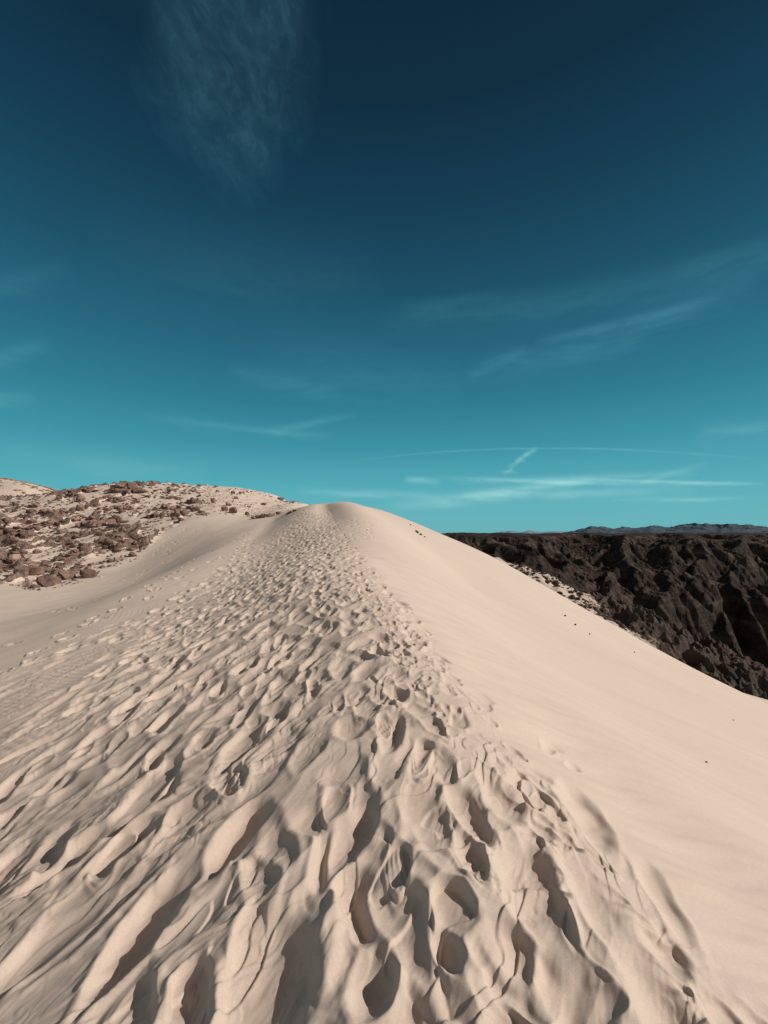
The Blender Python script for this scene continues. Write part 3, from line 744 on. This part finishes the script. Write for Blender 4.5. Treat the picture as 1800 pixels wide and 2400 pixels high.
# the great canyon wall and its plateau
X, Y = polar(-3, 56, 1150, 430, 3200, 800)
RIM = [(1100, 1000), (1206, 930), (1257, 960), (1320, 1250), (1370, 1500), (1425, 1180), (1462, 960), (1500, 1150), (1545, 1400), (1580, 1080), (1605, 980), (1640, 1000), (1685, 1300), (1720, 1040), (1745, 990), (1785, 1300), (1815, 1150), (1840, 990), (1900, 1250), (1950, 1000), (2050, 1200), (2300, 1000)]
def RIMY(x): return float(np.interp(x, [a for a, b in RIM], [b for a, b in RIM]))
lines = [([(x, 1255 + (2 if k % 2 else 0), RIMY(x)) for k, x in enumerate(range(1190, 2300, 22))], .7),
         ([(1462, 1254, 960), (1457, 1298, 860), (1442, 1334, 780), (1411, 1370, 700), (1401, 1402, 640), (1385, 1450, 560)], .75),
         ([(1206, 1268, 900), (1225, 1300, 760), (1255, 1345, 640)], .7),
         ([(1300, 1254, 980), (1310, 1290, 840), (1315, 1330, 740)], .7),
         ([(1462, 1254, 960), (1500, 1300, 850), (1510, 1350, 760), (1520, 1410, 670)], .7),
         ([(1595, 1262, 1000), (1590, 1313, 840), (1565, 1385, 700), (1545, 1440, 620)], .75),
         ([(1660, 1258, 1000), (1640, 1320, 830), (1626, 1375, 720), (1616, 1412, 670), (1631, 1467, 600), (1667, 1508, 560), (1749, 1569, 520), (1790, 1640, 480)], .75),
         ([(1740, 1258, 1000), (1735, 1320, 840), (1718, 1385, 720), (1735, 1467, 620), (1765, 1530, 560)], .72),
         ([(1830, 1258, 1000), (1800, 1340, 820), (1790, 1420, 700), (1840, 1520, 590)], .72),
         ([(1950, 1258, 1000), (1900, 1360, 800), (1880, 1500, 620)], .72), ([(2100, 1258, 1000), (2050, 1380, 780)], .72)]
def canyon0(X, Y):
    h, d = skeleton(X, Y, [(p, .85 if i else .62) for i, (p, k) in enumerate(lines)], 70, 0)
    px_ = 900 + F * X / np.maximum(Y, 1)
    rim = np.interp(px_, [a for a, b in RIM], [b for a, b in RIM]) + 30 * fbm(X * .01, Y * .01, 4, 198)
    top = -13.5 - 24 * sstep(1000, 3200, Y) + 7 * noise(X * .006, Y * .0035, 195) + 2 * noise(X * .02, Y * .02, 196)
    h = h + 10 * fbm(X * .012, Y * .012, 3, 190)
    h = np.where(Y > rim, np.maximum(h, top), h)
    return np.maximum(np.minimum(h, top), -330)
ero = eroded(canyon0, -100, 1750, 380, 1900, 6.0, 22, .10, 1.25, -330, 5)
top = -14.5 - 28 * sstep(1000, 3200, Y) + 7 * noise(X * .006, Y * .0035, 195) + 2.6 * ridged(X * .013, Y * .006, 5, 196)
hc = ero(X, Y) + 4.2 * (ridged(X * .045, Y * .045, 6, 191) - .8) * sstep(-14, -40, ero(X, Y)) + 1.0 * (ridged(X * .11, Y * .11, 3, 192) - .7)
far = sstep(1500, 1800, Y) ; hc = hc * (1 - far) + top * far
oc = grid_mesh('canyon_mountains', X, Y, hc, [m_can]); oc['kind'] = 'structure'; oc['label'] = 'near black canyon mountains with steep spurs under a flat plateau'; oc['category'] = 'mountains'

# desert plain to the horizon and the blue ranges on it
m_plain, nt, b = newmat('plain'); b.inputs['Base Color'].default_value = (.07, .055, .05, 1)
g = N(nt, 'ShaderNodeNewGeometry').outputs['Position']
nt.links.new(ramp(nt, noise_n(nt, g, .0012, 6), [(.3, (.05, .042, .04)), (.7, (.10, .08, .07))]), b.inputs['Base Color'])
X, Y = polar(-70, 75, 260, 3000, 27000, 60)
pz = -44 - sstep(3000, 9000, np.hypot(X, Y)) * 270
pl = grid_mesh('desert_plain', X, Y, pz, [m_plain]); pl['kind'] = 'structure'
me = D.meshes.new('desert_floor'); bm = bmesh.new()
bmesh.ops.create_circle(bm, cap_ends=True, radius=30000, segments=64); bm.to_mesh(me); bm.free(); me.materials.append(m_plain)
o = D.objects.new('desert_floor', me); o.location = (0, 0, -460); C.objects.link(o); o['kind'] = 'structure'

def range_(name, prof, Y0, depth, cols, seed, na, a0, a1, label):
    X, Y = polar(a0, a1, na, Y0, Y0 + depth, 90)
    px = 900 + F * X / Y
    crest = np.interp(px, [p[0] for p in prof], [(HY - p[1] + 2) / F for p in prof]) * (Y0 + depth * .5) 
    R = np.hypot(X, Y); w = (R - Y0) / depth
    env = np.clip(1 - np.abs(w - .5) * 2, 0, 1)
    s = depth
    z = -330 + (crest + 330) * env ** .8 + (crest + 330) * env * .12 * (ridged(X / s * 5.0, Y / s * 5.0, 6, seed) - 1.0)
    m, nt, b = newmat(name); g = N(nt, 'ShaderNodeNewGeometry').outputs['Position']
    nt.links.new(ramp(nt, noise_n(nt, g, .003, 6), [(.3, cols[0]), (.7, cols[1])]), b.inputs['Base Color'])  # aerial haze painted into the base colour as blue
    o = grid_mesh(name, X, Y, z, [m]); o['kind'] = 'structure'; o['label'] = label; o['category'] = 'mountains'
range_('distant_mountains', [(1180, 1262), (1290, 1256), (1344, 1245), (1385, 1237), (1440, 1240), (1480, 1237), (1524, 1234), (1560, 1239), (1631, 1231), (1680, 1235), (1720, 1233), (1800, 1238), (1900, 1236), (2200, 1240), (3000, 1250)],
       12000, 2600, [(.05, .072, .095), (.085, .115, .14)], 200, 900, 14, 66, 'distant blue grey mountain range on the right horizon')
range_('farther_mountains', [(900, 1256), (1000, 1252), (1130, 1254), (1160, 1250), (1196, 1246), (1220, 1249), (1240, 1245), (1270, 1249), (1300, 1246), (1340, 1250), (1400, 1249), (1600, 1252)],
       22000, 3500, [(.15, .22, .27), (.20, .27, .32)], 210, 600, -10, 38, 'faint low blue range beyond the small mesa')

# sandy hill behind, far left
X, Y = polar(-60, -36, 420, 78, 190, 240)
px_ = 900 + F * X / Y
cr = np.interp(px_, [-500, -250, -100, 0, 30, 60, 100, 140, 180, 240, 330], [1105, 1108, 1118, 1125, 1127, 1131, 1143, 1156, 1168, 1190, 1230])
w = Y / 140
z = (HY - cr) / F * 140 - 34 * np.abs(w - 1) ** 1.5 * 2.2 + .8 * noise(X * .08, Y * .08, 220) + .5 * (ridged(X * .3, Y * .3, 4, 221) - .8) * sstep(-.05, .3, noise(X * .07, Y * .07, 222) + .25 * (np.abs(w - 1) < .05))
rk = sstep(.1, .32, noise(X * .07, Y * .07, 222) + .35 * np.exp(-((w - 1) / .04) ** 2))
hill = grid_mesh('sand_hill', X, Y, z, [m_sand], {'rock': rk, 'hill': np.ones_like(X)}); hill['kind'] = 'structure'; hill['label'] = 'sand covered hill behind the rocky slope at the far left'; hill['category'] = 'hill'
_sx, _sr, _sz = np.arctan2(X[0], Y[0]), np.hypot(X[:, 0], Y[:, 0]), z
def surf_hill(x, y):
    i = min(max(np.searchsorted(_sr, math.hypot(x, y)) - 1, 0), len(_sr) - 1); j = min(max(np.searchsorted(_sx, math.atan2(x, y)) - 1, 0), len(_sx) - 1)
    return float(_sz[i, j])
cand = []; szs = []
for _ in range(900):
    y = rr.choice((rr.uniform(100, 150), rr.gauss(139, 2.5))); px = rr.uniform(-150, 170); x = (px - 900) / F * y
    if rr.random() < .6 + noise(x * .1, y * .1, 81): cand.append((x, y)); szs.append(.3 + 1.6 * rr.random() ** 3)
stones('hilltop_rubble', cand, szs, m_boulder, surf_hill, 'dark stones on the crest of the far sandy hill')

# ------------------------------------------------------------------ sky
w = D.worlds.new('World'); bpy.context.scene.world = w; w.use_nodes = True; nt = w.node_tree; nt.nodes.clear()
tc = N(nt, 'ShaderNodeTexCoord'); vec = tc.outputs['Generated']
sep = N(nt, 'ShaderNodeSeparateXYZ'); nt.links.new(vec, sep.inputs[0]); x_, y_, z_ = sep.outputs
el = math_(nt, 'ARCSINE', z_); az = math_(nt, 'ARCTAN2', x_, y_)
def ae(px, py):
    t, v = (px - 900) / F, (HY - py) / F; a = math.atan(t); return a, math.atan(v * math.cos(a))
def srgb(r, g, b): return tuple(((c / 255 + .055) / 1.055) ** 2.4 if c > 10 else c / 255 / 12.92 for c in (r, g, b))
SKY = [(-1.57, (60, 60, 60)), (-.02, (100, 165, 172)), (.0, (106, 178, 186)), (.05, (98, 177, 187)), (.10, (85, 170, 183)), (.19, (62, 147, 165)), (.29, (48, 123, 145)), (.39, (39, 104, 128)), (.53, (29, 80, 103)),
       (.66, (22, 62, 84)), (.81, (16, 46, 65)), (.95, (13, 40, 56)), (1.57, (8, 28, 42))]
f = math_(nt, 'MULTIPLY_ADD', el, 1 / 3.1416, .5)
base_sky = ramp(nt, f, [((e / math.pi) + .5, srgb(*c)) for e, c in SKY])
ny = N(nt, 'ShaderNodeTexSky', sky_type='NISHITA', sun_disc=False, sun_elevation=SUN_EL, sun_rotation=SUN_AZ, altitude=500.)
grey = N(nt, 'ShaderNodeHueSaturation', Saturation=.9, Value=1.0); nt.links.new(ny.outputs[0], grey.inputs['Color'])
sc1 = nt.nodes.new('ShaderNodeVectorMath'); sc1.operation = 'SCALE'; nt.links.new(grey.outputs[0], sc1.inputs[0]); sc1.inputs['Scale'].default_value = .0008
col = mixc(nt, 1.0, base_sky, sc1.outputs[0], 'ADD')
# clouds: thin cirrus streaks given as azimuth and elevation
cvec = nt.nodes.new('ShaderNodeCombineXYZ'); zz = math_(nt, 'MAXIMUM', z_, .05)
nt.links.new(math_(nt, 'DIVIDE', x_, zz), cvec.inputs[0]); nt.links.new(math_(nt, 'DIVIDE', y_, zz), cvec.inputs[1]); CV = cvec.outputs[0]
wisp = noise_n(nt, mapv(nt, vec, (3, 3, 14), (0, .25, 0)), 2.2, 6, .62, .5)
fine = noise_n(nt, mapv(nt, vec, (9, 9, 40), (0, .3, 0)), 2.0, 6, .65, .6)
wmod = math_(nt, 'MULTIPLY', math_(nt, 'SUBTRACT', math_(nt, 'ADD', wisp, math_(nt, 'MULTIPLY', fine, .6)), .42, clamp=True), 2.4)
total = None
def streak_n(p0, p1, width, strength, bend=0., soft=.75, mod=True):
    """from pixel p0 to p1, width in pixels (half), bend = sag in pixels at the ends"""
    global total
    a0, e0 = ae(*p0); a1, e1 = ae(*p1); cx, cy = (a0 + a1) / 2, (e0 + e1) / 2; L = math.hypot(a1 - a0, e1 - e0) / 2
    dx, dy = (a1 - a0) / (2 * L), (e1 - e0) / (2 * L); k = math.cos(cx) / F
    A = math_(nt, 'SUBTRACT', az, cx); B = math_(nt, 'SUBTRACT', el, cy)
    p = math_(nt, 'DIVIDE', math_(nt, 'ADD', math_(nt, 'MULTIPLY', A, dx), math_(nt, 'MULTIPLY', B, dy)), L)
    q = math_(nt, 'SUBTRACT', math_(nt, 'MULTIPLY', B, dx), math_(nt, 'MULTIPLY', A, dy))
    p2 = math_(nt, 'MULTIPLY', p, p)
    q = math_(nt, 'ADD', q, math_(nt, 'MULTIPLY', math_(nt, 'SUBTRACT', p2, .5), bend * k))
    if mod: q = math_(nt, 'ADD', q, math_(nt, 'MULTIPLY', math_(nt, 'SUBTRACT', wisp, .5), width * k * 2.0))
    q = math_(nt, 'DIVIDE', q, width * k)
    g = math_(nt, 'EXPONENT', math_(nt, 'MULTIPLY', math_(nt, 'MULTIPLY', q, q), -1.))
    e = math_(nt, 'SUBTRACT', 1., p2, clamp=True); e = math_(nt, 'POWER', e, soft)
    r = math_(nt, 'MULTIPLY', math_(nt, 'MULTIPLY', g, e), strength)
    r = math_(nt, 'MULTIPLY', r, wmod if mod else math_(nt, 'MULTIPLY_ADD', fine, 2.2, -.25, clamp=False))
    total = r if total is None else math_(nt, 'ADD', total, r)
streak_n((840, 1060), (1770, 1050), 2.2, .34, bend=38, mod=False, soft=.6)
for p_, q_, w_, s_ in [((1225, 1068), (1262, 1050), 5, .5), ((1205, 1082), (1240, 1062), 5, .45), ((1190, 1098), (1222, 1078), 5, .4), ((1178, 1112), (1204, 1098), 4, .35), ((1170, 1104), (1215, 1108), 3, .3), ((1215, 1075), (1235, 1084), 4, .25)]: streak_n(p_, q_, w_, s_)
streak_n((945, 1122), (1035, 1130), 8, .5); streak_n((1020, 1118), (1760, 1134), 5, .42); streak_n((1050, 1128), (1640, 1108), 8, .36); streak_n((1350, 1122), (1800, 1134), 3.5, .5)
streak_n((1010, 1172), (1400, 1122), 10, .55); streak_n((690, 1152), (1060, 1162), 9, .35); streak_n((1080, 1160), (1640, 1148), 10, .4); streak_n((1430, 1172), (1760, 1168), 5, .3)
streak_n((1500, 1130), (1660, 1085), 6, .3); streak_n((900, 1185), (1200, 1165), 12, .3)
streak_n((880, 735), (1900, 575), 26, .15, bend=10); streak_n((1560, 640), (1900, 555), 20, .13); streak_n((1090, 885), (1240, 815), 12, .22); streak_n((1100, 870), (1780, 670), 26, .2, bend=-15); streak_n((1250, 800), (1700, 690), 10, .25)
streak_n((940, 722), (1180, 688), 12, .10); streak_n((-120, 870), (120, 795), 18, .18); streak_n((-120, 925), (90, 935), 14, .2); streak_n((-100, 690), (170, 630), 20, .12)
streak_n((530, 860), (800, 925), 16, .18); streak_n((330, 975), (780, 1022), 9, .22); streak_n((620, 1010), (840, 970), 8, .22); streak_n((1620, 1020), (1850, 1000), 22, .25)
streak_n((600, 820), (1100, 900), 60, .10); streak_n((0, 1060), (500, 1110), 22, .12); streak_n((200, 560), (900, 640), 60, .07)
# the feathery sheet high up
a0, e0 = ae(560, 50)
pu = math_(nt, 'DIVIDE', math_(nt, 'SUBTRACT', az, a0), .19); pv = math_(nt, 'DIVIDE', math_(nt, 'SUBTRACT', el, e0), .205)
pu = math_(nt, 'ADD', pu, math_(nt, 'MULTIPLY', pv, -.15))
wig = noise_n(nt, mapv(nt, CV, (7, 3, 1)), 1.0, 5, .6, .3)
rr2 = math_(nt, 'SQRT', math_(nt, 'ADD', math_(nt, 'MULTIPLY', pu, pu), math_(nt, 'MULTIPLY', pv, pv)))
rr2 = math_(nt, 'ADD', rr2, math_(nt, 'MULTIPLY', math_(nt, 'SUBTRACT', wig, .5), 1.1))
pm = math_(nt, 'MULTIPLY', math_(nt, 'SUBTRACT', 1.10, rr2, clamp=True), 1.9, clamp=True)
tx = noise_n(nt, mapv(nt, CV, (10, 5.0, 1), (0, 0, .15)), 1.3, 8, .60, .7)
tx2 = noise_n(nt, mapv(nt, CV, (26, 17, 1), (0, 0, .35)), 1.3, 5, .6, 1.2)
tt = math_(nt, 'ADD', math_(nt, 'MULTIPLY', math_(nt, 'SUBTRACT', tx, .40, clamp=True), 1.9), math_(nt, 'MULTIPLY', math_(nt, 'SUBTRACT', tx2, .45, clamp=True), 1.6))
patch = math_(nt, 'MULTIPLY', math_(nt, 'MULTIPLY', pm, math_(nt, 'ADD', tt, .30)), .25)
total = math_(nt, 'ADD', total, patch)
cloud = nt.nodes.new('ShaderNodeVectorMath'); cloud.operation = 'SCALE'; nt.links.new(ramp(nt, el, [(.08, (.21, .22, .17)), (.30, (.07, .19, .21)), (.7, (.07, .19, .22))]), cloud.inputs[0])
nt.links.new(total, cloud.inputs['Scale'])
col = mixc(nt, 1.0, col, cloud.outputs[0], 'ADD')
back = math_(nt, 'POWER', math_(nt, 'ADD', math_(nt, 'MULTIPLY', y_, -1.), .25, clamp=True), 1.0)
fill_glow = nt.nodes.new('ShaderNodeVectorMath'); fill_glow.operation = 'SCALE'; fill_glow.inputs[0].default_value = (.27, .18, .13); nt.links.new(back, fill_glow.inputs['Scale'])
col = mixc(nt, 1.0, col, fill_glow.outputs[0], 'ADD')       # warm fill glow added behind the camera to neutralise teal shadows
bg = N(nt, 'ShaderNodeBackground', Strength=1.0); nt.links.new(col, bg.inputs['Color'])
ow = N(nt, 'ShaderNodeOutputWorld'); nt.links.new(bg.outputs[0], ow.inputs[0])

# ------------------------------------------------------------------ sun and camera
sl = D.lights.new('sun', 'SUN'); sl.energy = 4.35; sl.angle = math.radians(.5); sl.color = (1., .945, .87)
so = D.objects.new('sun', sl); C.objects.link(so)
sd = Vector((math.sin(SUN_AZ) * math.cos(SUN_EL), math.cos(SUN_AZ) * math.cos(SUN_EL), math.sin(SUN_EL)))
so.rotation_euler = sd.to_track_quat('Z', 'Y').to_euler(); so.location = (20, -10, 30)
cam = D.cameras.new('camera'); co = D.objects.new('camera', cam); C.objects.link(co)
co.location = (0, 0, 0); co.rotation_euler = (math.radians(90), 0, 0)
cam.sensor_fit = 'VERTICAL'; cam.sensor_height = 36; cam.lens = 36 * F / 2400; cam.shift_y = (HY - 1200) / 2400 
cam.clip_start = .05; cam.clip_end = 120000
S = bpy.context.scene; S.camera = co
S.view_settings.view_transform = 'Standard'; S.view_settings.look = 'None'; S.view_settings.exposure = 0; S.view_settings.gamma = 1
S.cycles.max_bounces = 6; S.cycles.diffuse_bounces = 2; S.cycles.use_adaptive_sampling = True; S.cycles.adaptive_threshold = .015; S.cycles.use_denoising = True
try: S.cycles.denoiser = 'OPENIMAGEDENOISE'
except Exception: pass
